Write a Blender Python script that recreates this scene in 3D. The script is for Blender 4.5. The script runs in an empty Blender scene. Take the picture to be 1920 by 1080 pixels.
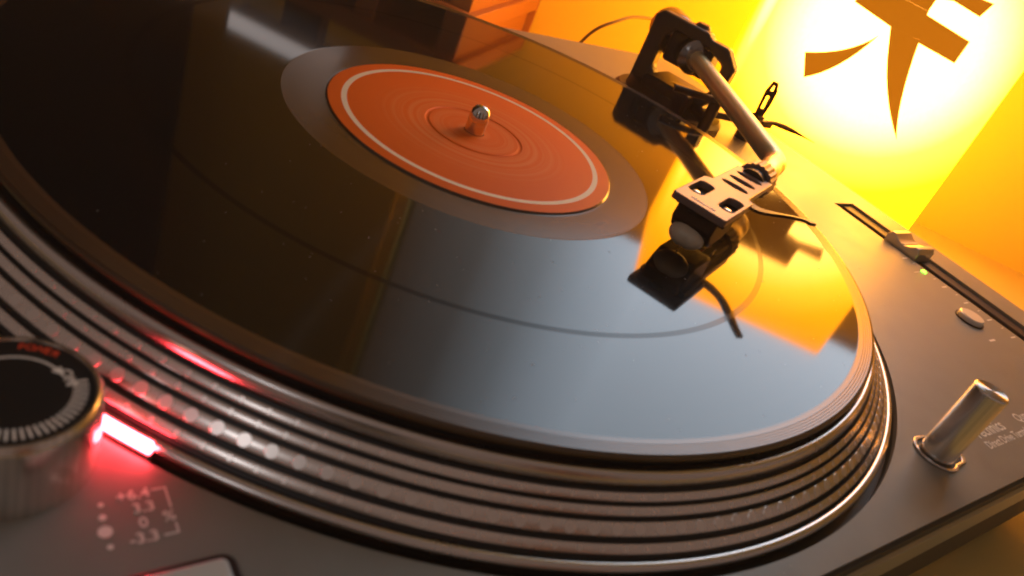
import bpy, bmesh, math, random
from mathutils import Vector, Matrix
random.seed(4)
FLARE_DENSITY = 0.08
S = 0.001                                   # everything is written in millimetres
sc = bpy.context.scene
COL = sc.collection
R = math.radians

# ------------------------------------------------------------------ camera
cam_d = bpy.data.cameras.new('camera'); cam = bpy.data.objects.new('camera', cam_d); COL.objects.link(cam)
CAM = Vector((-163.53, -209.96, 102.67))
rt, up, fw = Vector((0.788364, -0.507386, 0.347911)), Vector((0.046122, 0.61267, 0.788992)), Vector((0.613478, 0.605967, -0.506408))
M = Matrix((rt, up, -fw)).transposed().to_4x4(); M.translation = CAM * S
cam.matrix_world = M
cam_d.sensor_width = 36; cam_d.lens = 1489.02 / 1920 * 36
cam_d.clip_start = 0.005; cam_d.clip_end = 50
cam_d.dof.use_dof = True; cam_d.dof.focus_distance = 0.325; cam_d.dof.aperture_fstop = 19
sc.camera = cam

# ------------------------------------------------------------------ world and view
w = bpy.data.worlds.new('World'); sc.world = w; w.use_nodes = True
w.node_tree.nodes['Background'].inputs[0].default_value = (1.0, 0.72, 0.60, 1)
w.node_tree.nodes['Background'].inputs[1].default_value = 0.145
sc.view_settings.view_transform = 'Standard'; sc.view_settings.look = 'None'
sc.view_settings.exposure = 0; sc.view_settings.gamma = 1
sc.render.engine = 'CYCLES'
try:
    sc.cycles.use_denoising = True
    sc.cycles.filter_width = 2.0; sc.cycles.max_bounces = 8; sc.cycles.volume_bounces = 1; sc.cycles.transparent_max_bounces = 16; sc.cycles.sample_clamp_indirect = 12
except Exception: pass

def lamp(name, kind, loc, energy, color, aim=None, **k):
    d = bpy.data.lights.new(name, kind); o = bpy.data.objects.new(name, d); COL.objects.link(o)
    d.energy = energy; d.color = color
    for a, b in k.items(): setattr(d, a, b)
    o.location = Vector(loc) * S
    if aim is not None: o.rotation_euler = (Vector(aim) - Vector(loc)).to_track_quat('-Z', 'Y').to_euler()
    return o
# the small cool desk bulb behind and above the photographer
lamp('desk_bulb', 'AREA', (-385, -240, 322), .06, (0.95, 0.97, 1.0), aim=(-60, -110, 0), shape='DISK', size=0.005)

# ------------------------------------------------------------------ materials
def mat(name, col, rough=.5, metal=0., spec=.5, coat=0., coat_r=.05, var=0., vscale=300, bump=0., bscale=900, emit=None, es=0, aniso=0., trans=0.):
    m = bpy.data.materials.new(name); m.use_nodes = True
    nt = m.node_tree; p = nt.nodes['Principled BSDF']
    p.inputs['Base Color'].default_value = (*col, 1); p.inputs['Roughness'].default_value = rough
    p.inputs['Metallic'].default_value = metal; p.inputs['Specular IOR Level'].default_value = spec
    p.inputs['Coat Weight'].default_value = coat; p.inputs['Coat Roughness'].default_value = coat_r
    p.inputs['Transmission Weight'].default_value = trans
    if emit: p.inputs['Emission Color'].default_value = (*emit, 1); p.inputs['Emission Strength'].default_value = es
    if var or bump:
        tc = nt.nodes.new('ShaderNodeTexCoord')
        if var:
            n = nt.nodes.new('ShaderNodeTexNoise'); n.inputs['Scale'].default_value = vscale; n.inputs['Detail'].default_value = 5
            nt.links.new(tc.outputs['Object'], n.inputs['Vector'])
            mr = nt.nodes.new('ShaderNodeMapRange'); mr.inputs[3].default_value = 1 - var; mr.inputs[4].default_value = 1 + var
            nt.links.new(n.outputs['Fac'], mr.inputs[0])
            mm = nt.nodes.new('ShaderNodeVectorMath'); mm.operation = 'SCALE'; mm.inputs[0].default_value = col
            nt.links.new(mr.outputs[0], mm.inputs['Scale']); nt.links.new(mm.outputs[0], p.inputs['Base Color'])
            m2 = nt.nodes.new('ShaderNodeMapRange'); m2.inputs[3].default_value = rough * (1 - var); m2.inputs[4].default_value = min(1, rough * (1 + var))
            nt.links.new(n.outputs['Fac'], m2.inputs[0]); nt.links.new(m2.outputs[0], p.inputs['Roughness'])
        if bump:
            n2 = nt.nodes.new('ShaderNodeTexNoise'); n2.inputs['Scale'].default_value = bscale; n2.inputs['Detail'].default_value = 3
            nt.links.new(tc.outputs['Object'], n2.inputs['Vector'])
            b = nt.nodes.new('ShaderNodeBump'); b.inputs['Strength'].default_value = bump; b.inputs['Distance'].default_value = 0.0001
            nt.links.new(n2.outputs['Fac'], b.inputs['Height']); nt.links.new(b.outputs[0], p.inputs['Normal'])
    return m

def radial_aniso(nt, rough, an, color, rot=0.0):
    g = nt.nodes.new('ShaderNodeBsdfAnisotropic'); g.distribution = 'GGX'
    g.inputs['Color'].default_value = (*color, 1); g.inputs['Roughness'].default_value = rough
    g.inputs['Anisotropy'].default_value = an; g.inputs['Rotation'].default_value = rot
    t = nt.nodes.new('ShaderNodeTangent'); t.direction_type = 'RADIAL'; t.axis = 'Z'
    nt.links.new(t.outputs[0], g.inputs['Tangent'])
    return g

def vinyl(name, fan, rough, base=(.006, .006, .007)):
    m = bpy.data.materials.new(name); m.use_nodes = True; nt = m.node_tree
    p = nt.nodes['Principled BSDF']; out = nt.nodes['Material Output']
    p.inputs['Base Color'].default_value = (*base, 1); p.inputs['Roughness'].default_value = rough
    p.inputs['IOR'].default_value = 1.52
    # pressed groove bands: fine radial ripple with changing strength
    tc = nt.nodes.new('ShaderNodeTexCoord'); sx = nt.nodes.new('ShaderNodeSeparateXYZ'); nt.links.new(tc.outputs['Object'], sx.inputs[0])
    cx = nt.nodes.new('ShaderNodeCombineXYZ'); nt.links.new(sx.outputs[0], cx.inputs[0]); nt.links.new(sx.outputs[1], cx.inputs[1])
    ln = nt.nodes.new('ShaderNodeVectorMath'); ln.operation = 'LENGTH'; nt.links.new(cx.outputs[0], ln.inputs[0])
    n = nt.nodes.new('ShaderNodeTexNoise'); n.noise_dimensions = '1D'; n.inputs['Scale'].default_value = 260; n.inputs['Detail'].default_value = 6
    nt.links.new(ln.outputs['Value'], n.inputs['W'])
    mr = nt.nodes.new('ShaderNodeMapRange'); mr.inputs[1].default_value = .3; mr.inputs[2].default_value = .7
    mr.inputs[3].default_value = fan * .8; mr.inputs[4].default_value = fan * 1.2; nt.links.new(n.outputs['Fac'], mr.inputs[0])
    g = radial_aniso(nt, .42, .85, (1, 1, 1))
    cc = nt.nodes.new('ShaderNodeCombineXYZ')
    for i in range(3): nt.links.new(mr.outputs[0], cc.inputs[i])
    nt.links.new(cc.outputs[0], g.inputs['Color'])
    a = nt.nodes.new('ShaderNodeAddShader'); nt.links.new(p.outputs[0], a.inputs[0]); nt.links.new(g.outputs[0], a.inputs[1])
    nt.links.new(a.outputs[0], out.inputs[0])
    return m

def brushed(name, col, rough=.3, an=.8):
    m = bpy.data.materials.new(name); m.use_nodes = True; nt = m.node_tree; out = nt.nodes['Material Output']
    nt.nodes.remove(nt.nodes['Principled BSDF'])
    g = radial_aniso(nt, rough, an, col); nt.links.new(g.outputs[0], out.inputs[0]); return m

MT = dict(
    deck=mat('deck_paint', (.26, .25, .225), .4, .12, .5, var=.14, vscale=90, bump=.4, bscale=2500),
    deck_side=mat('deck_side_metal', (.42, .40, .33), .42, .6, bump=.2, bscale=1500),
    deck_dark=mat('dark_trim', (.02, .018, .017), .5, bump=.3),
    base=mat('rubber_base', (.045, .036, .03), .6, bump=.4),
    black=mat('flare_tinted_plastic', (.030, .012, .007), .45, spec=.3, bump=.15, bscale=1200),  # red-brown lift of lens flare put into the black
    rubber=mat('rubber', (.008, .008, .008), .7),
    alu=mat('polished_aluminium', (.72, .66, .63), .27, 1.0, var=.05, vscale=40),
    alu_band=mat('band_aluminium', (.84, .75, .70), .27, .95, var=.05, vscale=30),
    dot=mat('dot_metal', (.88, .79, .74), .3, .84),
    groove=mat('groove_black', (.010, .009, .010), .45),
    chrome=mat('chrome', (.78, .75, .72), .1, 1.0),
    tube=mat('satin_tube_metal', (.92, .74, .42), .38, .75),
    silver=mat('silver_plate', (.27, .185, .165), .4, .3, var=.05, vscale=200),
    knob_side=mat('turned_metal', (.55, .49, .45), .26, 1.0, var=.1, vscale=120),
    ink=mat('pale_print', (.88, .85, .80), .6),
    ink_red=mat('red_print', (.7, .06, .02), .5, emit=(1, .08, .01), es=.04),
    white=mat('white_plastic', (.72, .69, .62), .4),
    ivory=mat('ivory_stylus', (.66, .56, .42), .3),
    white_btn=mat('pale_button', (.75, .73, .71), .3, .3),
    grey_gimbal=mat('gimbal_metal', (.06, .045, .035), .36, .5),
    weight=mat('weight_metal', (.30, .28, .27), .25, 1.0),
    wall=mat('wall_paint', (.74, .64, .09), .8, bump=.4, bscale=150),
    table=mat('table_top', (.66, .54, .2), .45, var=.12, vscale=14),
    felt=mat('black_felt', (.012, .012, .013), .95, bump=.8, bscale=1800),
    cord=mat('cord_rubber', (.10, .06, .03), .5),
    dark_wood=mat('dark_cabinet', (.003, .0025, .0025), .9, spec=.1),
)
MT['vinyl'] = vinyl('vinyl_grooves', .008, .06)
MT['vinyl_smooth'] = vinyl('vinyl_smooth', .007, .15, (.075, .042, .022))  # brown of the mirrored wall put into the base colour
MT['vinyl_gap'] = vinyl('vinyl_gap', .003, .1); MT['vinyl_gap'].node_tree.nodes['Principled BSDF'].inputs['Specular IOR Level'].default_value = .22
MT['top_brushed'] = brushed('spun_end_cap', (.8, .76, .74), .35, .85)

def turned(name, col, rough, an=0.55):
    m = bpy.data.materials.new(name); m.use_nodes = True; nt = m.node_tree; p = nt.nodes['Principled BSDF']
    p.inputs['Metallic'].default_value = 1
    tc = nt.nodes.new('ShaderNodeTexCoord'); mp = nt.nodes.new('ShaderNodeMapping'); mp.inputs['Scale'].default_value = (900, 900, 14)
    nt.links.new(tc.outputs['Object'], mp.inputs[0])
    n = nt.nodes.new('ShaderNodeTexNoise'); n.inputs['Scale'].default_value = 1; n.inputs['Detail'].default_value = 4; nt.links.new(mp.outputs[0], n.inputs['Vector'])
    b = nt.nodes.new('ShaderNodeBump'); b.inputs['Strength'].default_value = .35; b.inputs['Distance'].default_value = .00008
    nt.links.new(n.outputs['Fac'], b.inputs['Height']); nt.links.new(b.outputs[0], p.inputs['Normal'])
    cr = nt.nodes.new('ShaderNodeValToRGB'); e = cr.color_ramp.elements; e[0].position = .3; e[0].color = (*[c * .72 for c in col], 1); e[1].position = .7; e[1].color = (*col, 1)
    nt.links.new(n.outputs['Fac'], cr.inputs[0]); nt.links.new(cr.outputs[0], p.inputs['Base Color']); p.inputs['Roughness'].default_value = rough
    return m
MT['knob_side'] = turned('turned_metal', (.95, .87, .80), .24)
MT['post'] = turned('post_metal', (.97, .92, .86), .27)

# ------------------------------------------------------------------ helpers
def T(o, label=None, cat=None, group=None, kind=None):
    for k, v in (('label', label), ('category', cat), ('group', group), ('kind', kind)):
        if v: o[k] = v
    return o
def empty(name, loc=(0, 0, 0)):
    o = bpy.data.objects.new(name, None); COL.objects.link(o); o.location = Vector(loc) * S; o.empty_display_size = .01
    return o
def wloc(o):
    v = Vector((0, 0, 0))
    while o is not None: v = v + o.location; o = o.parent
    return v
def mesh(name, V, F, m, parent=None, origin=(0, 0, 0), smooth=30, bevel=0, seg=2, sub=None):
    me = bpy.data.meshes.new(name)
    og = Vector(origin)
    me.from_pydata([((Vector(v) - og) * S)[:] for v in V], [], F)
    bm = bmesh.new(); bm.from_mesh(me); bmesh.ops.recalc_face_normals(bm, faces=bm.faces[:])
    bm.to_mesh(me); bm.free()
    ms = m if isinstance(m, (list, tuple)) else [m]
    for x in ms: me.materials.append(x)
    if sub: 
        for i, k in enumerate(sub):
            if i < len(me.polygons): me.polygons[i].material_index = k
    if smooth:
        me.polygons.foreach_set('use_smooth', [True] * len(me.polygons)); me.set_sharp_from_angle(angle=R(smooth))
    o = bpy.data.objects.new(name, me); COL.objects.link(o)
    if parent is not None:
        o.parent = parent; o.location = og * S - wloc(parent)
    else: o.location = og * S
    if bevel:
        b = o.modifiers.new('bevel', 'BEVEL'); b.width = bevel * S; b.segments = seg; b.limit_method = 'ANGLE'; b.angle_limit = R(40)
    return o
def lathe(prof, N=64, c=(0, 0, 0), ax=None, a0=0, a1=360, closed=False):
    """profile of (r, z); returns verts, faces"""
    full = abs(a1 - a0) >= 360; n = N if full else N + 1
    V = []; F = []
    if ax is None: X, Y, Z = Vector((1, 0, 0)), Vector((0, 1, 0)), Vector((0, 0, 1))
    else:
        Z = Vector(ax).normalized(); X = Z.orthogonal().normalized(); Y = Z.cross(X)
    c = Vector(c); P = len(prof)
    for i in range(n):
        a = R(a0 + (a1 - a0) * i / N)
        for r, z in prof: V.append(c + X * (r * math.cos(a)) + Y * (r * math.sin(a)) + Z * z)
    for i in range(N):
        j = (i + 1) % n
        for k in range(P - 1 + (1 if closed else 0)):
            k2 = (k + 1) % P
            F.append((i * P + k, j * P + k, j * P + k2, i * P + k2))
    if not full and closed:
        F.append(tuple(range(P))); F.append(tuple(n * P - 1 - k for k in range(P)))
    return V, F
def box(c, s, ax=None):
    c = Vector(c); s = Vector(s) / 2
    if ax is None: X, Y, Z = Vector((1, 0, 0)), Vector((0, 1, 0)), Vector((0, 0, 1))
    else: X, Y, Z = ax
    V = [c + X * (s.x * i) + Y * (s.y * j) + Z * (s.z * k) for k in (-1, 1) for j in (-1, 1) for i in (-1, 1)]
    return V, [(0, 2, 3, 1), (4, 5, 7, 6), (0, 1, 5, 4), (2, 6, 7, 3), (0, 4, 6, 2), (1, 3, 7, 5)]
def prism(poly, fn0, fn1):
    n = len(poly); V = [fn0(*p) for p in poly] + [fn1(*p) for p in poly]
    F = [tuple(range(n - 1, -1, -1)), tuple(range(n, 2 * n))] + [(i, (i + 1) % n, n + (i + 1) % n, n + i) for i in range(n)]
    return V, F
def tube(path, rad, N=20, caps=True):
    path = [Vector(p) for p in path]; n = len(path)
    rads = rad if isinstance(rad, (list, tuple)) else [rad] * n
    V = []; F = []; up0 = Vector((0, 0, 1)); 
    for i, p in enumerate(path):
        d = (path[min(i + 1, n - 1)] - path[max(i - 1, 0)]).normalized()
        if abs(d.dot(up0)) > .95: up_ = Vector((1, 0, 0))
        else: up_ = up0
        X = d.cross(up_).normalized(); Y = X.cross(d)
        for k in range(N):
            a = 2 * math.pi * k / N; V.append(p + (X * math.cos(a) + Y * math.sin(a)) * rads[i])
    for i in range(n - 1):
        for k in range(N): F.append((i * N + k, i * N + (k + 1) % N, (i + 1) * N + (k + 1) % N, (i + 1) * N + k))
    if caps: F.append(tuple(range(N - 1, -1, -1))); F.append(tuple(range((n - 1) * N, n * N)))
    return V, F
def spline(pts, k=8):
    pts = [Vector(p) for p in pts]; out = []
    for i in range(len(pts) - 1):
        p0 = pts[max(i - 1, 0)]; p1 = pts[i]; p2 = pts[i + 1]; p3 = pts[min(i + 2, len(pts) - 1)]
        for j in range(k):
            t = j / k
            out.append(.5 * ((2 * p1) + (-p0 + p2) * t + (2 * p0 - 5 * p1 + 4 * p2 - p3) * t * t + (-p0 + 3 * p1 - 3 * p2 + p3) * t ** 3))
    out.append(pts[-1]); return out
def merge(*parts):
    V = []; F = []
    for v, f in parts:
        n = len(V); V += list(v); F += [tuple(i + n for i in q) for q in f]
    return V, F
def rrect(x0, y0, x1, y1, r, n=5):
    P = []
    for cx, cy, a in ((x1 - r, y1 - r, 0), (x0 + r, y1 - r, 90), (x0 + r, y0 + r, 180), (x1 - r, y0 + r, 270)):
        for i in range(n + 1):
            t = R(a + 90 * i / n); P.append((cx + r * math.cos(t), cy + r * math.sin(t)))
    return P
def plate_with_holes(name, outer, holes, z0, z1, fn, m, parent, bevel=0, origin=(0, 0, 0), smooth=30):
    """flat plate (poly outer with holes) extruded between heights z0 and z1; fn(u,v,z)->xyz"""
    bm = bmesh.new(); es = []
    for loop in [outer] + holes:
        vs = [bm.verts.new((u, v, 0)) for u, v in loop]
        for i in range(len(vs)): es.append(bm.edges.new((vs[i], vs[(i + 1) % len(vs)])))
    bmesh.ops.triangle_fill(bm, use_beauty=True, use_dissolve=False, edges=es, normal=(0, 0, 1))
    r = bmesh.ops.extrude_face_region(bm, geom=bm.faces[:])
    for v in [g for g in r['geom'] if isinstance(g, bmesh.types.BMVert)]: v.co.z = 1
    bm.verts.index_update()
    V = [fn(v.co.x, v.co.y, z1 if v.co.z > .5 else z0) for v in bm.verts]
    F = [tuple(v.index for v in f.verts) for f in bm.faces]; bm.free()
    return mesh(name, V, F, m, parent, origin, smooth, bevel)
def text(name, body, size, place, m, parent, align='LEFT', depth=.06, sx=1.0, fn=None):
    c = bpy.data.curves.new(name, 'FONT'); c.body = body; c.size = size * S; c.extrude = depth * S / 2; c.align_x = align; c.align_y = 'CENTER'; c.resolution_u = 3; c.offset = .012 * size * S
    t = bpy.data.objects.new('tmp', c); COL.objects.link(t)
    bpy.context.view_layer.update()
    me = bpy.data.meshes.new_from_object(t.evaluated_get(bpy.context.evaluated_depsgraph_get()))
    bpy.data.objects.remove(t); me.name = name; me.materials.clear(); me.materials.append(m)
    o = bpy.data.objects.new(name, me); COL.objects.link(o)
    x, y, z, rot = place
    for v in me.vertices: v.co.x *= sx
    o.parent = parent
    o.location = Vector((x, y, z)) * S - (wloc(parent) if parent else Vector((0, 0, 0)))
    if isinstance(rot, (int, float)): o.rotation_euler = (0, 0, R(rot))
    else: o.rotation_euler = rot
    return o

DZ = -17.0                                   # top of the deck; z = 0 is the playing surface
X0, X1, Y0, Y1 = -176, 276, -176, 177
TZ = -85                                     # table top

# ------------------------------------------------------------------ table, walls, window
V, F = box((250, 50, TZ - 15), (2400, 2000, 30))
T(mesh('table_top', V, F, MT['table'], bevel=2, origin=(250, 50, TZ)), kind='structure')
WN = Vector((math.cos(R(37)), math.sin(R(37)), 0)); WT = Vector((-WN.y, WN.x, 0)); WP = Vector((CAM.x, CAM.y, 0)) + WN * 747
def wl(s, z, d=0): return WP + WT * s + WN * d + Vector((0, 0, z))
WZ0, WZ1 = 214, 620; WS0, WS1 = -300, 260
def wall_piece(s0, s1, z0, z1):
    return prism([(s0, z0), (s1, z0), (s1, z1), (s0, z1)], lambda s, z: wl(s, z, 0), lambda s, z: wl(s, z, 60))
plate_with_holes('back_wall', [(-1300, -900), (600, -900), (600, 1500), (-1300, 1500)], [[(WS0, WZ0), (WS1, WZ0), (WS1, WZ1), (WS0, WZ1)]], 0, 60, lambda s, z, d: wl(s, z, d), MT['wall'], None, smooth=0)['kind'] = 'structure'
win = T(empty('window', wl(-106, WZ0, 20)), 'daylit window in the back wall above the paper lamp', 'window')
sky = bpy.data.materials.new('daylight_behind_glass'); sky.use_nodes = True
nt = sky.node_tree; p = nt.nodes['Principled BSDF']; p.inputs['Base Color'].default_value = (.1, .1, .1, 1)
p.inputs['Emission Color'].default_value = (.73, .86, 1.0, 1); p.inputs['Emission Strength'].default_value = 4.2
p.inputs['Roughness'].default_value = .1
mesh('pane', *prism([(WS0, WZ0), (WS1, WZ0), (WS1, WZ1), (WS0, WZ1)], lambda s, z: wl(s, z, 34), lambda s, z: wl(s, z, 38)), sky, win, smooth=0)
for a in ((WS0, WZ0, WS0 + 14, WZ1), (WS1 - 14, WZ0, WS1, WZ1), (WS0 + 14, WZ0, WS1 - 14, WZ0 + 14), (WS0 + 14, WZ1 - 14, WS1 - 14, WZ1)):
    mesh('frame', *prism([(a[0], a[1]), (a[2], a[1]), (a[2], a[3]), (a[0], a[3])], lambda s, z: wl(s, z, 8), lambda s, z: wl(s, z, 33)), MT['wall'], win, smooth=0)

# sheer sheet added to fade the window's reflection towards its left end
sheer = bpy.data.materials.new('fade_sheet_tint'); sheer.use_nodes = True; nt = sheer.node_tree
nt.nodes.remove(nt.nodes['Principled BSDF']); tb = nt.nodes.new('ShaderNodeBsdfTransparent')
tcs = nt.nodes.new('ShaderNodeTexCoord'); sxs = nt.nodes.new('ShaderNodeSeparateXYZ'); nt.links.new(tcs.outputs['UV'], sxs.inputs[0])
crs = nt.nodes.new('ShaderNodeValToRGB'); nt.links.new(sxs.outputs[0], crs.inputs[0]); e = crs.color_ramp.elements     # fade from daylight to wall brown put into the tint
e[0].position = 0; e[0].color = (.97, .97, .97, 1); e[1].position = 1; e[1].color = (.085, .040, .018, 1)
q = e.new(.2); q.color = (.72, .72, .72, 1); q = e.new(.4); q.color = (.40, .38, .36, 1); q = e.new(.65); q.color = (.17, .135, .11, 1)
nt.links.new(crs.outputs[0], tb.inputs[0]); nt.links.new(tb.outputs[0], nt.nodes['Material Output'].inputs[0])
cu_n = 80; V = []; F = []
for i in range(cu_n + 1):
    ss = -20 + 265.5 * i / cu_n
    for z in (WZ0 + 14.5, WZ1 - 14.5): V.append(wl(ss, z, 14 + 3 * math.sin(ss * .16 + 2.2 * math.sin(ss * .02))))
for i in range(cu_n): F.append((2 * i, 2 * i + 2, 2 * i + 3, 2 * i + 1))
cu = T(mesh('fade_sheet', V, F, sheer, None, wl(150, WZ0 + 14.5, 14)), 'unseen sheer sheet added to fade the daylight at the left of the window', 'fade_sheet')
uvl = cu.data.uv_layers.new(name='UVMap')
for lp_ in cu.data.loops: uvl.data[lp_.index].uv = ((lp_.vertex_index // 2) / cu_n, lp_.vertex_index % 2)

# ------------------------------------------------------------------ paper lamp with a printed character
LA = Vector((394.7, 9.94, 0)); LB = Vector((290.2, 123.34, 0)); LE = (LB - LA).normalized(); LN = Vector((-LE.y, LE.x, 0))
if LN.dot(LA - Vector((CAM.x, CAM.y, 0))) < 0: LN = -LN
LW = (LB - LA).length; LD = 126; LT = 166
LC = LA + LE * (LW / 2) + LN * (LD / 2)
def lf(u, z, d=0): return LA + LE * u + LN * d + Vector((0, 0, z))
def paper(name, scale, cool=True):
    m = bpy.data.materials.new(name); m.use_nodes = True; nt = m.node_tree
    out = nt.nodes['Material Output']; nt.nodes.remove(nt.nodes['Principled BSDF'])
    g = nt.nodes.new('ShaderNodeNewGeometry')
    sb = nt.nodes.new('ShaderNodeVectorMath'); sb.operation = 'DISTANCE'
    bulb = (LC + LE * 2 - LN * 22 + Vector((0, 0, 56))) * S
    sb.inputs[1].default_value = bulb; nt.links.new(g.outputs['Position'], sb.inputs[0])
    cr = nt.nodes.new('ShaderNodeValToRGB'); el = cr.color_ramp.elements
    mr = nt.nodes.new('ShaderNodeMapRange'); mr.inputs[1].default_value = .04; mr.inputs[2].default_value = .16
    nt.links.new(sb.outputs['Value'], mr.inputs[0]); nt.links.new(mr.outputs[0], cr.inputs[0])
    el[0].position = 0; el[0].color = (1, .42, .062, 1)
    el[1].position = 1; el[1].color = (.42, .115, .0002, 1)
    for pos, c in ((.22, (.9, .36, .052)), (.40, (.72, .24, .009)), (.58, (.56, .165, .0008))):
        e = el.new(pos); e.color = (*c, 1)
    n = nt.nodes.new('ShaderNodeTexNoise'); n.inputs['Scale'].default_value = 90; n.inputs['Detail'].default_value = 6
    mr2 = nt.nodes.new('ShaderNodeMapRange'); mr2.inputs[3].default_value = .9 * scale; mr2.inputs[4].default_value = 1.1 * scale
    nt.links.new(n.outputs['Fac'], mr2.inputs[0])
    em = nt.nodes.new('ShaderNodeEmission'); nt.links.new(cr.outputs[0], em.inputs[0]); nt.links.new(mr2.outputs[0], em.inputs[1])
    nt.links.new(em.outputs[0], out.inputs[0]); return m
LAMPW = 19.5
pm = paper('lit_paper', LAMPW)
lampo = T(empty('table_lamp', (LC.x, LC.y, TZ)), 'tall box-shaped paper lamp, glowing yellow-white, behind the turntable with a dark character on its front', 'lamp')
mesh('paper_shade', *merge(
    prism([(0, TZ + 6), (LW, TZ + 6), (LW, LT), (0, LT)], lambda u, z: lf(u, z, 0), lambda u, z: lf(u, z, 1)),
    prism([(0, TZ + 6), (LW, TZ + 6), (LW, LT), (0, LT)], lambda u, z: lf(u, z, LD - 1), lambda u, z: lf(u, z, LD)),
    prism([(1, TZ + 6), (LD - 1, TZ + 6), (LD - 1, LT), (1, LT)], lambda d, z: lf(0, z, d), lambda d, z: lf(1, z, d)),
    prism([(1, TZ + 6), (LD - 1, TZ + 6), (LD - 1, LT), (1, LT)], lambda d, z: lf(LW - 1, z, d), lambda d, z: lf(LW, z, d))), pm, lampo, smooth=0)
mesh('foot', *prism([(4, 4), (LW - 4, 4), (LW - 4, LD - 4), (4, LD - 4)], lambda u, d: lf(u, TZ + .05, d), lambda u, d: lf(u, TZ + 6, d)), MT['dark_wood'], lampo, smooth=0)
# amber lamplight through the printed strokes is put in as emission
ink = bpy.data.materials.new('inked_paper'); ink.use_nodes = True
ni = ink.node_tree; p = ni.nodes['Principled BSDF']; p.inputs['Base Color'].default_value = (.12, .05, .01, 1); p.inputs['Roughness'].default_value = .8
p.inputs['Emission Color'].default_value = (1, .27, .0, 1); p.inputs['Emission Strength'].default_value = .52
def stroke(poly): 
    o = mesh('printed_stroke', *prism(poly, lambda u, z: lf(u, z, -.6), lambda u, z: lf(u, z, -.05)), ink, lampo, smooth=0); return o
def curve2(a, b, c, n=8): return [((1-t)**2*a[0]+2*t*(1-t)*b[0]+t*t*c[0], (1-t)**2*a[1]+2*t*(1-t)*b[1]+t*t*c[1]) for t in [i/n for i in range(n+1)]]
stroke([(123.5, 28.5), (116, 14)] + curve2((116, 14), (98, 26), (88, 55.2))[1:] + curve2((88, 55.2), (98, 38), (123.5, 28.5))[1:-1])
stroke([(84.7, 62.28), (79.5, 52)] + curve2((79.5, 52), (66, 24), (41.7, 2))[1:] + curve2((41.7, 2), (55, 22), (64.7, 62.25))[1:])
stroke([(112, 67), (112, 80.98), (69.5, 78.55), (69.3, 76.6), (38, 72.6), (38.4, 58), (64, 60.2), (64.7, 62.3), (84.7, 62.3)])
stroke([(112, 81), (112, 110), (57, 111), (57, 96), (38.5, 96.5), (41.5, 87), (60, 89.2), (69.5, 87), (69.8, 78.6)])

# ------------------------------------------------------------------ turntable
tt = T(empty('turntable', (50, 0, TZ)), 'grey direct-drive record turntable with its platter, tonearm and controls, on the table', 'turntable')
# plinth top with the round well for the platter and the long fader opening
HR = 169.3; SX0, SX1, SY0, SY1 = 236.2, 255.2, -132, -11.5
N = 256
hole = [(HR * math.cos(2 * math.pi * i / N), HR * math.sin(2 * math.pi * i / N)) for i in range(N)]
outer = rrect(X0, Y0, X1, Y1, 6, 6)
plate_with_holes('deck_plate', outer, [hole, [(SX0, SY0), (SX1, SY0), (SX1, SY1), (SX0, SY1)][::-1]], DZ - 2.2, DZ, lambda u, v, z: (u, v, z), MT['deck'], tt, smooth=20)
def loop_stack(levels, rad=6):
    V = []; F = []; n = None
    for off, z in levels:
        P = rrect(X0 - off, Y0 - off, X1 + off, Y1 + off, max(rad + off, .5), 6); n = len(P); V += [(x, y, z) for x, y in P]
    for i in range(len(levels) - 1):
        for k in range(n): F.append((i * n + k, i * n + (k + 1) % n, (i + 1) * n + (k + 1) % n, (i + 1) * n + k))
    return V, F
mesh('edge_trim', *loop_stack([(-.6, DZ - .25), (1.1, DZ - 1.2), (1.5, DZ - 3.2), (.6, DZ - 3.4)]), MT['deck_dark'], tt)
mesh('side_band', *loop_stack([(.4, DZ - 3.1), (2.6, DZ - 3.6), (3.2, DZ - 10.5), (2.6, DZ - 11.6), (.5, DZ - 11.8)]), MT['deck_side'], tt)
V, F = loop_stack([(2.2, DZ - 11.5), (2.0, DZ - 20), (1.5, DZ - 34), (-3, DZ - 36)]); n = len(V) // 4
F.append(tuple(range(3 * n, 4 * n))); mesh('rubber_base', V, F, MT['base'], tt)
mesh('well_floor', *lathe([(0, DZ - 6), (HR + .4, DZ - 6), (HR + .4, DZ - 2.1)], 128), MT['deck_dark'], tt)
for x, y in ((X0 + 34, Y0 + 34), (X1 - 61, Y0 + 27), (X0 + 34, Y1 - 34), (X1 - 42, Y1 - 34)):
    mesh('foot', *lathe([(0, DZ - 35.9), (27, DZ - 35.9), (27, DZ - 44), (23, DZ - 46), (23, DZ - 60), (20, TZ + .1), (0, TZ + .1)], 48, (x, y, 0)), MT['rubber'], tt)

# platter: stepped aluminium rim, four rows of dots between dark grooves
A, B = (153.8, -5.6), (166.3, -16.6)
def tp(t, d=0):                                # point on the sloping rim; d = depth below the slope
    nx, nz = .66, .75
    return (A[0] + (B[0] - A[0]) * t - d * nx, A[1] + (B[1] - A[1]) * t - d * nz)
bands = [(.075, .18), (.245, .355), (.43, .60), (.69, .81)]
prof = [(4, -4.6), (149, -4.6), (150.6, -3.4), (151.6, -2.7), (152.5, -2.8), (153.2, -3.4), tp(.0)]; pm_idx = ['a'] * 6
def pushp(pt, kind): prof.append(pt); pm_idx.append(kind)
last = 0
for t0, t1 in bands:
    pushp(tp(last + .012, 1.1), 'g'); pushp(tp(t0 - .012, 1.1), 'g'); pushp(tp(t0), 'g'); pushp(tp(t0 + .015, -.08), 'b'); pushp(tp(t1 - .015, -.08), 'b'); pushp(tp(t1), 'b'); last = t1
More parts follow.
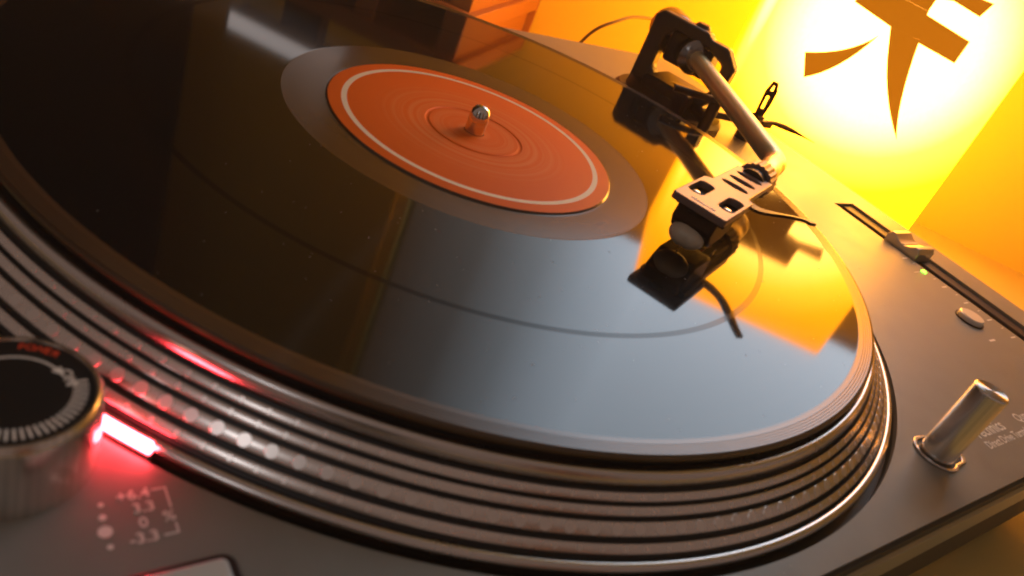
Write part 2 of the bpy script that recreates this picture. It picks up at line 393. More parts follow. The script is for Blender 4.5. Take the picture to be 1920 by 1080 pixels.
pushp(tp(last + .012, 1.1), 'g'); pushp(tp(.885, 1.1), 'g'); pushp(tp(.897), 'g'); pushp((165.6, -15.35), 'a'); pushp((166.6, -15.75), 'a'); pushp((167.0, -16.4), 'a'); pushp((166.7, -17.4), 'a'); pushp((166.2, -19.5), 'g'); pushp((4, -19.6), 'g')
NP = 360
V, F = lathe(prof, NP)
idx = {'a': 0, 'b': 1, 'g': 2}; sub = [idx[k] for _ in range(NP) for k in pm_idx]
plat = mesh('platter', V, F, [MT['alu'], MT['alu_band'], MT['groove']], tt, smooth=50, sub=sub)
# dots
ND = 184
def dot_mesh(r):
    n = 12; V = [(r * math.cos(2 * math.pi * i / n), r * math.sin(2 * math.pi * i / n), -.05) for i in range(n)]
    V += [(r * .93 * math.cos(2 * math.pi * i / n), r * .93 * math.sin(2 * math.pi * i / n), .07) for i in range(n)]
    F = [tuple(range(n, 2 * n))] + [(i, (i + 1) % n, n + (i + 1) % n, n + i) for i in range(n)]
    return V, F
slope = math.atan2(B[1] - A[1], B[0] - A[0])
def dot_matrix(t, ang):
    r, z = tp(t, -.08)
    X = Vector((math.cos(ang) * math.cos(slope), math.sin(ang) * math.cos(slope), math.sin(slope)))
    Y = Vector((-math.sin(ang), math.cos(ang), 0)); Z = X.cross(Y)
    m = Matrix((X, Y, Z)).transposed().to_4x4(); m.translation = Vector((r * math.cos(ang), r * math.sin(ang), z)); return m
rows = [(.515, 1.45, ND), (.75, .62, 190), (.30, .62, 178), (.1275, .6, 173)]
cand = []
for ri, (t, rad, n) in enumerate(rows):
    for i in range(n):
        a = 2 * math.pi * i / n + R(-144.97)
        r, z = tp(t); pos = Vector((r * math.cos(a), r * math.sin(a), z)); vis = (CAM - pos)
        nrm = Vector((math.cos(a) * .66, math.sin(a) * .66, .75)); f = nrm.dot(vis.normalized())
        cand.append((rad * f / vis.length if f > 0 else -1, ri, a))
cand.sort(key=lambda c: -c[0])
dmesh = {}
for ri, (t, rad, n) in enumerate(rows):
    V, F = dot_mesh(rad); me = bpy.data.meshes.new('strobe_dot'); me.from_pydata([(Vector(v) * S)[:] for v in V], [], F)
    me.materials.append(MT['dot']); me.polygons.foreach_set('use_smooth', [True] * len(me.polygons)); me.set_sharp_from_angle(angle=R(4)); dmesh[ri] = (me, V, F)
RV, RF = [], []
for k, (sz, ri, a) in enumerate(cand):
    Mx = dot_matrix(rows[ri][0], a)
    if k < 295:
        o = bpy.data.objects.new('strobe_dot', dmesh[ri][0]); COL.objects.link(o); o.parent = plat
        Mm = Mx.copy(); Mm.translation = Mx.translation * S - wloc(plat); o.matrix_local = Mm
    else:
        n = len(RV); RV += [Mx @ Vector(v) for v in dmesh[ri][1]]; RF += [tuple(q + n for q in f) for f in dmesh[ri][2]]
T(mesh('strobe_dots', RV, RF, MT['dot'], plat, smooth=4), kind='stuff')
mesh('spindle', *lathe([(0, 9.9), (1.2, 9.8), (2.4, 9.2), (3.15, 8.1), (3.5, 6.7), (3.6, 4.5), (3.6, -4)], 40), MT['chrome'], tt, smooth=60)

# power dial and strobe light
KX, KY = -149.6, -103.2
kn = mesh('power_dial', *lathe([(13.5, DZ + .02), (13.5, -2.7), (13.1, -1.7), (12.6, -1.2), (12.1, -1.2), (11.9, -1.6)], 96, (KX, KY, 0)), MT['knob_side'], tt, smooth=35)
mesh('dial_cap', *lathe([(0, -1.55), (12.0, -1.55)], 64, (KX, KY, 0)), mat('dial_black', (.006, .006, .007), .5, spec=.35), kn)
def ktick(a, r0, r1, wd, m, name='scale_mark'):
    d = Vector((math.cos(R(a)), math.sin(R(a)), 0)); c = Vector((KX, KY, -1.50)) + d * ((r0 + r1) / 2)
    return box(c, (r1 - r0, wd, .08), (d, Vector((-d.y, d.x, 0)), Vector((0, 0, 1))))
ticks = [ktick(a, 8.6, 10.9, .38, None) for a in range(-172, 8, 6)]
tk = ticks[0]; 
for V, F in ticks: mesh('scale_mark', V, F, MT['ink'], kn, smooth=0)
arc = lathe([(7.6, -1.54), (7.95, -1.54), (7.95, -1.48), (7.6, -1.48)], 30, (KX, KY, 0), a0=28, a1=118, closed=True)
mesh('arc_print', *arc, MT['ink'], kn, smooth=0)
for a, s in ((28, -1), (118, 1)):
    c = Vector((KX, KY, -1.50)) + Vector((math.cos(R(a)), math.sin(R(a)), 0)) * 7.78
    d = Vector((-math.sin(R(a)), math.cos(R(a)), 0)) * s; q = Vector((-d.y, d.x, 0))
    pl = [c + d * 1.7, c - d * .2 + q * .9, c - d * .2 - q * .9]
    V = [v + Vector((0, 0, h)) for h in (-.04, .04) for v in pl]; mesh('arrow_head', V, [(2, 1, 0), (3, 4, 5), (0, 1, 4, 3), (1, 2, 5, 4), (2, 0, 3, 5)], MT['ink'], kn, smooth=0)
text('dial_lettering', 'ON', 2.5, (KX + 8.3 * math.cos(R(10)), KY + 8.3 * math.sin(R(10)), -1.48, -82), MT['ink'], kn, 'CENTER')
for i, (ch) in enumerate('POWER'):
    a = 76 - i * 7.5
    text('dial_letter', ch, 2.0, (KX + 10.3 * math.cos(R(a)), KY + 10.3 * math.sin(R(a)), -1.48, a - 90), MT['ink_red'], kn, 'CENTER')
strobe = mat('strobe_glow', (.6, .05, .03), .3, emit=(1, .05, .04), es=30)
lensm = bpy.data.materials.new('red_strobe_light'); lensm.use_nodes = True
p = lensm.node_tree.nodes['Principled BSDF']; p.inputs['Base Color'].default_value = (.5, .02, .02, 1)
p.inputs['Emission Color'].default_value = (1.0, .045, .062, 1); p.inputs['Emission Strength'].default_value = 50
mesh('strobe_bar', *lathe([(167.25, -16.4), (168.3, -16.4), (168.3, -14.0), (167.8, -13.6), (167.25, -13.9)], 14, a0=-145.2, a1=-139.9, closed=True), lensm, tt, smooth=0)  # glowing bar stands in for the strobe LED's reflection in the rim
mesh('strobe_bar_base', *lathe([(167.3, DZ - 1.5), (168.3, DZ - 1.5), (168.3, -16.45), (167.3, -16.45)], 14, a0=-145.2, a1=-139.9, closed=True), MT['deck'], tt, smooth=0)  # support added under the glowing bar
# scale print next to the dial
TZp = DZ + .05
for b, x, y in (('+6.4', -135.6, -116.2), ('3.3', -133.6, -119.2), ('0', -133.2, -122.3), ('-3.3', -135.2, -125.3)):
    text('scale_lettering', b, 3.0, (x, y, TZp, 0), MT['ink'], tt)
text('percent_sign', '%', 3.0, (-129.3, -122.0, TZp, 0), MT['ink'], tt)
for x, y, r in ((-138.0, -117.0, .45), (-138.2, -119.6, .6), (-138.3, -122.5, 1.15), (-138.1, -125.6, .5)):
    mesh('scale_spot', *lathe([(0, .06), (r, .06), (r, 0)], 20, (x, y, DZ)), MT['ink'], tt)
def line(name, a, b, wd, m=None, par=None, z=DZ):
    a = Vector((*a, 0)); b = Vector((*b, 0)); d = (b - a); L = d.length; d.normalize()
    c = (a + b) / 2 + Vector((0, 0, z + .035)); return mesh(name, *box(c, (L, wd, .06), (d, Vector((-d.y, d.x, 0)), Vector((0, 0, 1)))), m or MT['ink'], par or tt, smooth=0)
line('bracket_line', (-129.9, -115.8), (-127.8, -115.8), .32); line('bracket_line', (-127.6, -115.65), (-127.6, -120.2), .32)
line('bracket_line', (-127.6, -123.6), (-127.6, -125.4), .32); line('bracket_line', (-129.9, -125.6), (-127.45, -125.6), .32)
# start/stop button
sb = mesh('start_button', *prism(rrect(-147, -158, -120.6, -132.3, 2.6), lambda u, v: (u, v, DZ + .02), lambda u, v: (u, v, DZ + 1.2)), MT['black'], tt, bevel=.4)
mesh('button_cap', *prism(rrect(-145, -156, -122.4, -134.0, 1.3), lambda u, v: (u, v, DZ + 1.25), lambda u, v: (u, v, DZ + 2.6)), MT['white_btn'], sb, bevel=.5)

# pop-up stylus light
PX, PY = 88.3, -159.0
pl = mesh('stylus_light', *lathe([(0, 10.2), (4.75, 10.2), (5.15, 9.8), (5.2, 9.2), (5.2, DZ - 2)], 72, (PX, PY, 0)), MT['post'], tt, smooth=35)
mesh('end_cap', *lathe([(0, 0.04), (4.7, .04)], 64), MT['top_brushed'], pl, smooth=0).location = Vector((PX, PY, 10.22)) * S - wloc(pl)
# escutcheon: round on one side, squared lug on the other
esc = []
for i in range(25):
    a = R(100 + 200 * i / 24); esc.append((PX + 7.4 * math.cos(a), PY + 7.4 * math.sin(a)))
esc += [(PX + 9, PY - 6.2), (PX + 11.2, PY - 4.4), (PX + 11.2, PY + 1.5), (PX + 9.4, PY + 3.4), (PX + 3, PY + 7)]
hol = [(PX + (x - PX) * .86, PY + (y - PY) * .86) for x, y in esc][::-1]
plate_with_holes('light_bezel', esc, [hol], DZ + .03, DZ + .8, lambda u, v, z: (u, v, z), MT['alu'], tt, bevel=.15)
V, F = prism([(PX + (x - PX) * .84, PY + (y - PY) * .84) for x, y in esc], lambda u, v: (u, v, DZ + .05), lambda u, v: (u, v, DZ + .25)); mesh('bezel_floor', V, F, MT['deck_dark'], tt)
text('brand_lettering', 'Technics', 6.7, (119.2, -157.4, TZp, 0), MT['ink'], tt, sx=.96)
text('model_lettering', 'Quartz', 5.4, (154.5, -157.2, TZp, 0), MT['ink'], tt)
text('model_lettering', 'Direct Drive Turntable System', 4.4, (119.5, -162.6, TZp, 0), MT['ink'], tt, sx=.9)

# pitch fader
cy = (SY0 + SY1) / 2; cx = (SX0 + SX1) / 2
fd = mesh('fader_channel', *merge(box((cx, cy, DZ - 7.2), (SX1 - SX0 + 3, SY1 - SY0 + 3, 1)), box((SX0 - .9, cy, DZ - 4.5), (1.2, SY1 - SY0 + 3, 4.4)), box((SX1 + .9, cy, DZ - 4.5), (1.2, SY1 - SY0 + 3, 4.4)), box((cx, SY0 - .9, DZ - 4.5), (SX1 - SX0, 1.2, 4.4)), box((cx, SY1 + .9, DZ - 4.5), (SX1 - SX0, 1.2, 4.4))), MT['deck_dark'], tt, smooth=0)
mesh('fader_rail', *box((cx + 4.6, cy, DZ - 2.8), (9.0, SY1 - SY0 - 1, 3.0)), MT['black'], tt, bevel=.8)
fp = [(-9.6, 0), (9.6, 0), (9.6, 5), (8.2, 7.2), (6.0, 7.2), (3.6, 5.5), (1.2, 4.6), (-1.2, 4.6), (-3.6, 5.5), (-6.0, 7.2), (-8.2, 7.2), (-9.6, 5)]
MT['fader'] = mat('fader_metal', (.66, .60, .52), .3, .8)
fk = mesh('fader_knob', *prism(fp, lambda u, v: (SX0 + 1.4, -54 + u, DZ - 1.6 + v), lambda u, v: (SX1 - .8, -54 + u, DZ - 1.6 + v)), MT['fader'], tt, bevel=.5)
mesh('fader_line', *box((cx, -54, DZ - 1.6 + 4.75), (SX1 - SX0 - 3, .7, .5)), MT['white'], fk, smooth=0)
led = mat('green_led', (.2, .7, .1), .3, emit=(.16, 1.0, .03), es=7)
mesh('centre_light', *lathe([(0, .8), (1.0, .6), (1.5, 0)], 24, (231.3, -72.8, DZ + .02)), led, tt)
for y in (-61.5, -84.8, -97, -109.5, -121.7): line('pitch_mark', (228.8, y), (233.6, y), .75)
for y in (-66, -78.5, -91, -103, -115.5): line('pitch_mark', (231.5, y), (233.8, y), .35)
line('pitch_mark', (222, -72.6), (228.2, -72.6), .4); line('pitch_mark', (207.5, -121), (213, -121), 1.1)
rb = mesh('reset_button', *lathe([(0, 2.6), (5.2, 2.6), (5.7, 2.2), (5.8, 0.02)], 48, (214, -107.4, DZ)), MT['white_btn'], tt, smooth=35)
mesh('button_ring', *lathe([(5.9, .02), (6.6, .02), (6.6, .5), (5.9, .5)], 48, (214, -107.4, DZ), closed=True), MT['black'], rb)

# ------------------------------------------------------------------ tonearm
PV = Vector((183, 80, 19))
arm = T(empty('tonearm', (PV.x, PV.y, DZ)), None); arm.parent = tt; arm.location = Vector((PV.x, PV.y, DZ)) * S - wloc(tt)
th = R(22.37); HB = Vector((math.cos(th), math.sin(th), 0)); HW = Vector((math.sin(th), -math.cos(th), 0)); HO = Vector((35.41, -74.06, 18.0)); UP = Vector((0, 0, 1))
def hs(u, v, z=0): return HO + HB * u + HW * v + UP * z
EL = Vector((124, -37, 17.6)); AD = (PV - Vector((124, -37, 19))).normalized()
collar0 = hs(60, 0, -3.5); collar1 = hs(71, 0, -3.2)
path = spline([hs(66, 0, -3.2), hs(78, .2, -3), hs(86, -.8, -2.4), EL + Vector((1.5, 2.5, -2.2)), EL + AD * 18 + Vector((0, 0, -1.2)), EL + AD * 60, PV - AD * 12, PV + AD * 6], 8)
mesh('arm_tube', *tube(path, 4.5, 28), MT['tube'], arm, smooth=60)
# knurled locking collar
cp = []
for i in range(40):
    a = 2 * math.pi * i / 40
    r = 7.2 if i % 2 else 6.75; cp.append((r * math.cos(a), r * math.sin(a)))
mesh('locking_collar', *prism(cp, lambda a, b: hs(61, 0, -3.4) + HW * a + UP * b, lambda a, b: hs(69.5, 0, -3.4) + HW * a + UP * b), MT['silver'], arm, smooth=20)
mesh('collar_neck', *tube([hs(56, 0, -3.4), hs(61.2, 0, -3.4)], 5.6, 24), MT['grey_gimbal'], arm, smooth=60)
# headshell plate with two square windows and three oval slots
w1, l1, w2, l2 = 9.74, 28.2, 7.3, 59.8
out = [(0, -w1 + .8), (.8, -w1), (l1, -w1), (l1 + 2.4, -w2), (l2, -w2), (l2, w2), (l1 + 2.4, w2), (l1, w1), (.8, w1), (0, w1 - .8)][::-1]
def oval(cu, ru, rv, n=20): return [(cu + ru * math.cos(2 * math.pi * i / n), rv * math.sin(2 * math.pi * i / n)) for i in range(n)]
holes = [rrect(8.6, -8.5, 23, -2.9, 2.5, 5), rrect(8.6, 2.9, 23, 8.5, 2.5, 5), oval(35.2, 2.1, 5.0), oval(43.6, 2.1, 5.0), oval(52, 2.1, 5.0)]
head = plate_with_holes('headshell', out, holes, -2.6, 0, lambda u, v, z: hs(u, v, z), MT['silver'], arm, bevel=.35)
mesh('headshell_underside', *merge(box(hs(46, 0, -5.2), (26, 11, 5), (HB, HW, UP)), box(hs(16, 0, -3.4), (30, 6, 1.4), (HB, HW, UP))), MT['black'], arm, bevel=.8)
for v in (-5.9, 5.9):
    mesh('mounting_screw', *lathe([(0, .2), (1.0, .2), (1.7, -.4), (1.9, -1.4), (1.9, -4.4)], 20, hs(13.0, v, -.9)), MT['chrome'], arm, smooth=60)
    mesh('slot_floor', *box(hs(16, v, -3.6), (15, 5.4, .8), (HB, HW, UP)), MT['deck_dark'], arm)
text('headshell_lettering', 'TECHNICS', 1.9, (*hs(3.0, 0, .05), math.degrees(th) - 90), MT['ink'], arm, 'CENTER')
# finger lift
fl = [hs(29, 8.0, -1.5), hs(30, 13, -1.2), hs(25.5, 19, -.2), hs(19, 25, 1.8), hs(17.5, 27.5, 3.4), Vector((68.5, -91.5, 23.0)), Vector((67.6, -93.4, 24.2))]
fp_ = spline([hs(30, 7.5, -1.4), hs(29.5, 12, -1.3), hs(29.5, 17, .2), hs(28, 22, 2.6), hs(25.5, 27, 4.9), hs(23.5, 30.0, 5.7)], 6)
V = []; F = []
for i, p_ in enumerate(fp_):
    d = (fp_[min(i + 1, len(fp_) - 1)] - fp_[max(i - 1, 0)]).normalized(); sd = d.cross(UP).normalized(); nn = sd.cross(d)
    wdt = 2.4 - 1.2 * i / len(fp_)
    V += [p_ + sd * wdt + nn * .5, p_ - sd * wdt + nn * .5, p_ - sd * wdt - nn * .5, p_ + sd * wdt - nn * .5]
n = len(fp_)
for i in range(n - 1):
    for k in range(4): F.append((i * 4 + k, i * 4 + (k + 1) % 4, i * 4 + 4 + (k + 1) % 4, i * 4 + 4 + k))
F += [(0, 1, 2, 3), (4 * n - 1, 4 * n - 2, 4 * n - 3, 4 * n - 4)]
mesh('finger_lift', V, F, MT['black'], arm, smooth=40)
# cartridge body and stylus holder
def hsbox(u0, u1, v, z0, z1): return box(hs((u0 + u1) / 2, 0, (z0 + z1) / 2), (u1 - u0, 2 * v, z1 - z0), (HB, HW, UP))
side = [(3.5, -3), (27, -3), (28, -7), (26.5, -12.5), (20, -14.2), (9, -14.2), (5.5, -12), (2.5, -8.6)]
mesh('cartridge', *prism(side, lambda u, z: hs(u, -7.3, z), lambda u, z: hs(u, 7.3, z)), MT['black'], arm, bevel=1.0)
mesh('cartridge_flange', *merge(hsbox(6, 24, 9.0, -5.2, -2.7)), MT['black'], arm, bevel=.5)
nose = []
st = [(8.5, -14.0), (8, -10.0), (3.6, -8.9), (1.0, -9.7), (-.8, -11.4), (-1.4, -13.6), (-.2, -15.5), (2.4, -16.7), (5.5, -16.8)]
EV, EF = lathe([(6.3 * math.cos(R(q)), 6.3 * math.sin(R(q))) for q in range(-90, 91, 12)], 32)
def egg(v):                                    # rounded pale nose, flattened, with a shallow thumb groove across it
    q = Vector((v.x * .80, v.y * .98, v.z * .66)); g_ = math.exp(-((q.y - .6) / 1.3) ** 2) * .8
    if q.x < 0: q.x += g_
    return hs(4.4 + q.x, q.y, -12.4 + q.z)
mesh('stylus_holder', [egg(v) for v in EV], EF, MT['ivory'], arm, smooth=60)
mesh('stylus_cantilever', *tube([hs(6, 0, -15.6), hs(2.0, 0, -17.6)], [.35, .25], 8), MT['chrome'], arm)
mesh('stylus_tip', *tube([hs(2.2, 0, -17.3), hs(2.2, 0, -17.92)], [.3, .08], 8), MT['chrome'], arm)
for v in (-4.4, -1.5, 1.5, 4.4):
    mesh('lead_wire', *tube(spline([hs(27, v, -8), hs(33, v * 1.2, -10.5), hs(42, v * .9, -9), hs(56, v * .6, -5)], 6), .42, 8), mat('wire_insulation', random.choice([(.5, .05, .03), (.6, .55, .5), (.05, .25, .1), (.05, .1, .4)]), .4), arm)

# gimbal: a tall rounded frame turned square to the line of sight along the arm
GL = Vector((171, 102, 0)); GR = Vector((187, 56, 0)); GD = (GR - GL); GWd = GD.length; GD.normalize(); GN = Vector((-GD.y, GD.x, 0)); GC = (GL + GR) / 2
def gf(s, z, d=0): return GC + GD * s + GN * d + UP * z
hw = GWd / 2
go = [(-hw, -14.5), (-hw, 30), (-hw + 3.5, 33.5), (8, 33.5), (10.5, 31), (hw - 3, 31), (hw + 5, 23), (hw + 4, 6), (hw - 4, -3), (hw - 5, -14.5)]
gh = [(-hw + 10, 4.5), (-hw + 10, 22), (-hw + 14, 27.2), (11, 26.5), (hw - 2.5, 22), (hw - 1.5, 8.5), (hw - 5, 4), (-hw + 14, 1)]
plate_with_holes('gimbal_frame', go, [gh[::-1]], -4, 4, lambda s, z, d: gf(s, z, d), MT['grey_gimbal'], arm, bevel=1.2)
mesh('pivot_housing', *merge(tube([PV - AD * 12 + UP * .5, PV - AD * 9, PV + AD * 14], [6.5, 9.5, 9.5], 28)), MT['weight'], arm, smooth=40)
mesh('inner_gimbal', *box(PV + GD * 1 + UP * -.5, (27, 13, 17), (GD, GN, UP)), MT['black'], arm, bevel=2)
mesh('vertical_bearing', *lathe([(0, 35.2), (3.2, 35.2), (4.5, 33.6), (4.5, 26), (6.0, 25), (6.0, 14)], 28, (PV.x, PV.y, 0)), MT['grey_gimbal'], arm)
mesh('side_bearing', *tube([PV - GD * 14, PV + GD * 14], 3.6, 20), MT['grey_gimbal'], arm, smooth=50)
mesh('arm_base', *lathe([(33, DZ + .02), (33, DZ + 5), (31, DZ + 7), (27, DZ + 7), (26, DZ + 13), (20, DZ + 14), (0, DZ + 14)], 72, (PV.x + 6, PV.y + 4, 0)), MT['black'], arm, smooth=35)
mesh('base_block', *box((PV.x - 1, PV.y - 2, -4), (30, 30, 12), (GD, GN, UP)), MT['black'], arm, bevel=2)
mesh('rear_stub', *tube([PV + AD * 8, PV + AD * 46], 4.2, 20), MT['chrome'], arm, smooth=50)
cw = PV + AD * 24
mesh('counterweight', *lathe([(0, 0), (9, 0), (11.2, 1.2), (11.8, 3), (11.8, 22), (10.4, 24), (0, 24)], 48, cw, ax=AD), MT['weight'], arm, smooth=35)
# arm support, rest clip, lift bar and cue lever
mesh('support_plate', *prism([(176, 64), (196, 58), (228, 52), (246, 52), (247, 60), (228, 66), (206, 80), (186, 84)], lambda x, y: (x, y, -7), lambda x, y: (x, y, -3.2)), MT['grey_gimbal'], arm, bevel=.8)
mesh('support_post', *lathe([(4.5, DZ), (4.5, -7)], 24, (232, 58, 0)), MT['black'], arm)
mesh('lift_bar', *tube(spline([(150, 52, 8.5), (162, 44, 9.4), (176, 42, 9.4), (190, 46, 8.5)], 6), 1.8, 12), MT['black'], arm, smooth=50)
mesh('lift_post', *merge(tube([(176, 44, -12), (176, 44, 9)], 3.2, 16), tube([(176, 44, -4), (186, 66, -4)], 3.4, 14)), MT['black'], arm, smooth=50)
clip_o = [(-2.3, 0), (2.6, 0), (3.4, 8), (3.2, 15.5), (1.2, 20.5), (-1.6, 20.5), (-3.2, 14)]
clip_h1 = [(-1.2, 4), (-1.6, 12), (.8, 12), (1.2, 4)]; clip_h2 = [(-1.3, 15), (-.8, 18.4), (.6, 18.4), (1.2, 15)]
RTc = Vector((.788, -.507, 0)).normalized()
FD = Vector((-RTc.y, RTc.x, 0))
plate_with_holes('rest_clip', clip_o, [clip_h1, clip_h2], -1.2, 1.2, lambda a, b, d: Vector((236, 58, -1.5)) + RTc * a + UP * b + FD * d, MT['black'], arm, bevel=.2)
mesh('clip_stem', *box((236, 58, -2.6), (6, 6, 2.6)), MT['black'], arm, bevel=.4)
lv = spline([(234, 52, -3.4), (243, 50.5, -1.6), (251, 44.5, -1.4), (258, 38.5, -3), (264.5, 33.5, -5)], 6)
V, F = tube(lv, [1.0 + 2.2 * math.exp(-((i / (len(lv) - 1) - .42) / .28) ** 2) * 1 - .7 * (i / (len(lv) - 1)) ** 3 for i in range(len(lv))], 12)
V = [Vector((v.x, v.y, -3 + (v.z + 3) * .5)) for v in V]
mesh('cue_lever', V, F, MT['black'], arm, smooth=50)
mesh('anti_skate_dial', *lathe([(0, 3), (8, 3), (9, 2), (9, 0.02)], 40, (226, 96, DZ)), MT['black'], arm, smooth=35)

# ------------------------------------------------------------------ slipmat and record (they rest on the platter)
T(mesh('slipmat', *lathe([(4.2, -4.55), (148.5, -4.55), (149, -4.2), (149, -2.6), (148.5, -2.3), (4.2, -2.3)], 180, closed=True), MT['felt']), 'black felt slipmat between the record and the silver platter', 'slipmat')
rec = T(empty('record', (0, 0, -2.2)), 'black vinyl record with an orange label, lying on the platter under the tonearm', 'record')
prof = [(51.6, .0), (52.2, -.62), (52.8, -.62), (53.4, -.61), (65.0, -.05), (65.8, -.04), (66.2, -.02), (66.6, .0)]
mi = [1] * 7
def pp(pt, k): prof.append(pt); mi.append(k)
pp((67.2, 0), 0); pp((109.1, 0), 0); pp((109.75, 0), 2); pp((111.0, 0), 2); pp((112, 0), 0); pp((144.8, 0), 0); pp((145.2, 0), 0)
pp((145.6, .02), 1); pp((146.4, .14), 1)
for k in range(5):                             # lead-in spiral seen as fine ridges
    r = 146.7 + k * .72; pp((r, .17), 1); pp((r + .3, .20), 1); pp((r + .45, .13), 1)
pp((150.4, .10), 1); pp((150.85, -.15), 1); pp((151.0, -.7), 1); pp((150.8, -1.3), 1); pp((150.2, -1.7), 1); pp((52, -2.1), 1); pp((51.6, -2.1), 1)
V, F = lathe(prof, 360)
mesh('vinyl_disc', V, F, [MT['vinyl'], MT['vinyl_smooth'], MT['vinyl_gap']], rec, smooth=25, sub=[k for _ in range(360) for k in mi])
def label_mat():
    m = mat('label_paper', (.85, .12, .01), .55, spec=.15); nt = m.node_tree; p = nt.nodes['Principled BSDF']
    tc = nt.nodes.new('ShaderNodeTexCoord'); sx = nt.nodes.new('ShaderNodeSeparateXYZ'); nt.links.new(tc.outputs['Object'], sx.inputs[0])
    cx = nt.nodes.new('ShaderNodeCombineXYZ'); nt.links.new(sx.outputs[0], cx.inputs[0]); nt.links.new(sx.outputs[1], cx.inputs[1])
    ln = nt.nodes.new('ShaderNodeVectorMath'); ln.operation = 'LENGTH'; nt.links.new(cx.outputs[0], ln.inputs[0])
    n = nt.nodes.new('ShaderNodeTexNoise'); n.noise_dimensions = '1D'; n.inputs['Scale'].default_value = 330; n.inputs['Detail'].default_value = 4
    nt.links.new(ln.outputs['Value'], n.inputs['W'])
    cr = nt.nodes.new('ShaderNodeValToRGB'); e = cr.color_ramp.elements
    e[0].position = .42; e[0].color = (.95, .165, .006, 1); e[1].position = .78; e[1].color = (.97, .27, .06, 1); nt.links.new(n.outputs['Fac'], cr.inputs[0])
    # printing blurred only near the centre; outside it stays plain
    mr = nt.nodes.new('ShaderNodeMapRange'); mr.inputs[1].default_value = .036; mr.inputs[2].default_value = .030; mr.inputs[3].default_value = 0; mr.inputs[4].default_value = 1
    nt.links.new(ln.outputs['Value'], mr.inputs[0])
    mx = nt.nodes.new('ShaderNodeMix'); mx.data_type = 'RGBA'; mx.inputs[6].default_value = (.95, .165, .006, 1)
    nt.links.new(mr.outputs[0], mx.inputs[0]); nt.links.new(cr.outputs[0], mx.inputs[7]); nt.links.new(mx.outputs[2], p.inputs['Base Color'])
    return m
lm = label_mat()
lab = mesh('label', *lathe([(3.7, .02), (16.4, .02), (16.9, -.28), (17.6, -.28), (18.1, .02), (51.2, .03), (51.75, -.12)], 160), lm, rec, smooth=25)
mesh('label_ring', *lathe([(45.2, .055), (47.1, .055)], 160), mat('cream_print', (.95, .80, .60), .45), lab)

# ------------------------------------------------------------------ dust and lint
V = []; F = []
for i in range(240):
    if i < 90: x, y, z = random.uniform(60, 270), random.uniform(-174, -60), DZ + .02
    elif i < 120: x, y, z = random.uniform(-175, 0), random.uniform(-174, -150), DZ + .02
    else:
        a, q = random.uniform(-2.9, .4), random.uniform(67, 144); x, y, z = q * math.cos(a), q * math.sin(a), .01
    if z < -10 and math.hypot(x, y) < 171 or (z < -10 and 234 < x < 258): continue
    if z < -10 and (-150 < x < -118 and y < -130): continue
    L, wd, an = random.choice((.12, .16, .2, .55)), .1, random.uniform(0, 3.14); n = len(V)
    if z > -10: L *= .6; wd = .07
    for u, v in ((-L, -wd), (L, -wd * .6), (L * .8, wd), (-L, wd * .7)):
        V.append((x + u * math.cos(an) - v * math.sin(an), y + u * math.sin(an) + v * math.cos(an), z))
    V += [(p_[0], p_[1], z + .06) for p_ in V[n:n + 4]]
    F += [(n + 4, n + 5, n + 6, n + 7), (n, n + 1, n + 5, n + 4), (n + 1, n + 2, n + 6, n + 5), (n + 2, n + 3, n + 7, n + 6), (n + 3, n, n + 4, n + 7)]
T(mesh('dust', V, F, mat('dust_fibre', (.55, .5, .45), .9), smooth=0), kind='stuff')

# ------------------------------------------------------------------ cords and the cabinet seen mirrored in the vinyl
T(mesh('thin_cord', *tube(spline([(250, 262, TZ + 4), (232, 228, -50), (222, 200, -16), (236, 196, -4), (262, 204, 0), (300, 215, -4), (360, 240, -30)], 8), 1.1, 10), MT['cord']), 'thin brown cord looping up behind the back edge of the turntable', 'cord')
cab_c = Vector((CAM.x, CAM.y, 0)) + Vector((math.cos(R(96)), math.sin(R(96)), 0)) * 900
sp = T(empty('cabinet', (cab_c.x, cab_c.y, TZ)), 'dark cabinet mirrored as the black left part of the record', 'cabinet')
# low shelf against the wall, mirrored along the far side of the record
wood = mat('shelf_wood', (.34, .15, .06), .5, var=.2, vscale=20)
sh = T(empty('shelf', wl(350, TZ, -90)), 'low brown wooden shelf mirrored at the far edge of the record', 'shelf')
for s_ in (190, 262, 372, 497): mesh('upright', *prism([(s_, TZ), (s_ + 18, TZ), (s_ + 18, 84), (s_, 84)], lambda s, z: wl(s, z, -170), lambda s, z: wl(s, z, -5)), wood, sh, bevel=1)
for z_ in (-60, 10, 84): mesh('board', *prism([(184, z_), (521, z_), (521, z_ + 14), (184, z_ + 14)], lambda s, z: wl(s, z, -174), lambda s, z: wl(s, z, -4)), wood, sh, bevel=1)
mesh('back_panel', *prism([(184, TZ), (521, TZ), (521, 84), (184, 84)], lambda s, z: wl(s, z, -4), lambda s, z: wl(s, z, -1)), wood, sh, smooth=0)
scn = T(empty('streak_source', wl(360, 98.2, -100)), 'slim glowing strip added on the low shelf to put a pale streak on the record', 'light')  # made-up glow, added for the pale streak on the vinyl
mesh('stand', *prism([(340, 98.2), (380, 98.2), (380, 152), (340, 152)], lambda s, z: wl(s, z, -100), lambda s, z: wl(s, z, -86)), MT['black'], scn, bevel=1)
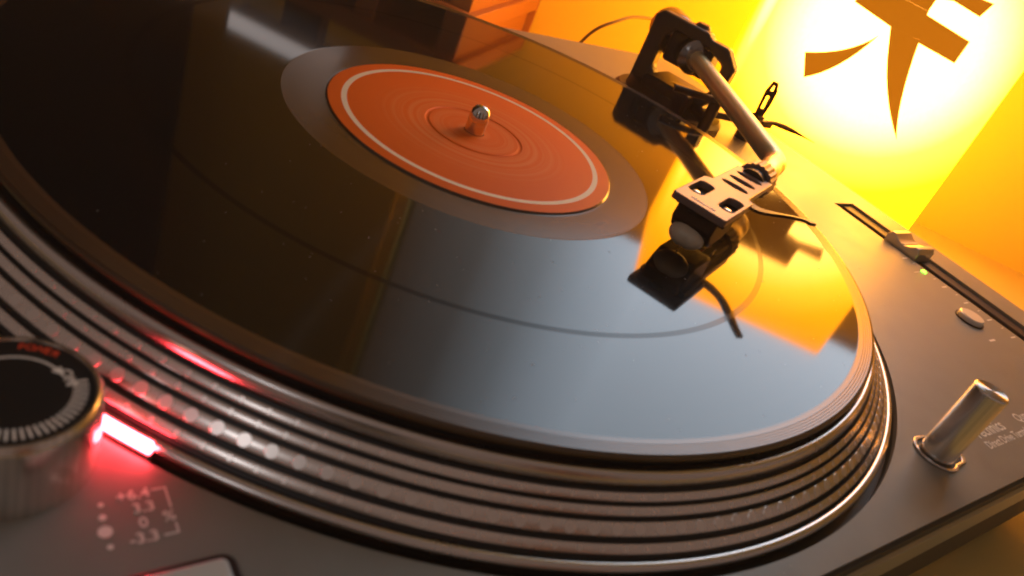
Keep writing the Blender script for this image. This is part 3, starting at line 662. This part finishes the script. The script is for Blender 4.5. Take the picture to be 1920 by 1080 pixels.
mesh('housing', *prism([(296, 152), (430, 152), (430, 172), (296, 172)], lambda s, z: wl(s, z, -108), lambda s, z: wl(s, z, -80)), MT['black'], scn, bevel=1)
mesh('panel', *prism([(300, 154), (426, 154), (426, 170), (300, 170)], lambda s, z: wl(s, z, -109), lambda s, z: wl(s, z, -108.1)), mat('strip_glow', (.1, .1, .1), .4, emit=(.95, .85, .82), es=1.3), scn, smooth=0)
for nm, az_, dist, wd_, ht_, m_, lb in (('dial_shade_slab', -128, 1500, 420, 1500, MT['dark_wood'], 'tall dark slab added behind the viewer to darken reflections in the dial'),  # unseen slabs added to vary the reflections in the metal
                                    ('edge_shade_slab', -165, 1300, 300, 1100, MT['dark_wood'], 'dark slab added behind the viewer to darken reflections in the metal edges'),
                                    ('post_shade_slab', -88, 1700, 500, 1700, wood, 'brown slab added behind the viewer to vary reflections in the silver stylus light')):
    dd = Vector((math.cos(R(az_)), math.sin(R(az_)), 0)); ee = Vector((-dd.y, dd.x, 0)); pc = dd * dist
    T(mesh(nm, *box((pc.x, pc.y, ht_ / 2 - 500), (60, wd_, ht_), (dd, ee, UP)), m_, None, bevel=3, origin=(pc.x, pc.y, -500)), lb, nm)
d1 = Vector((math.cos(R(96)), math.sin(R(96)), 0)); d2 = Vector((-d1.y, d1.x, 0))
mesh('body', *box(Vector((cab_c.x, cab_c.y, TZ + 500)), (300, 640, 1000), (d1, d2, UP)), MT['dark_wood'], sp, bevel=3)

# ------------------------------------------------------------------ added volume standing in for lens flare round the lamp
hz = bpy.data.materials.new('flare_haze'); hz.use_nodes = True; nt = hz.node_tree
nt.nodes.remove(nt.nodes['Principled BSDF']); pv = nt.nodes.new('ShaderNodeVolumePrincipled'); pv.inputs['Density'].default_value = FLARE_DENSITY
pv.inputs['Color'].default_value = (.95, .82, .62, 1); nt.links.new(pv.outputs[0], nt.nodes['Material Output'].inputs['Volume'])
if FLARE_DENSITY: T(mesh('flare_volume', *box((150, 50, 300), (2300, 2300, 1400)), hz, smooth=0), kind='stuff')
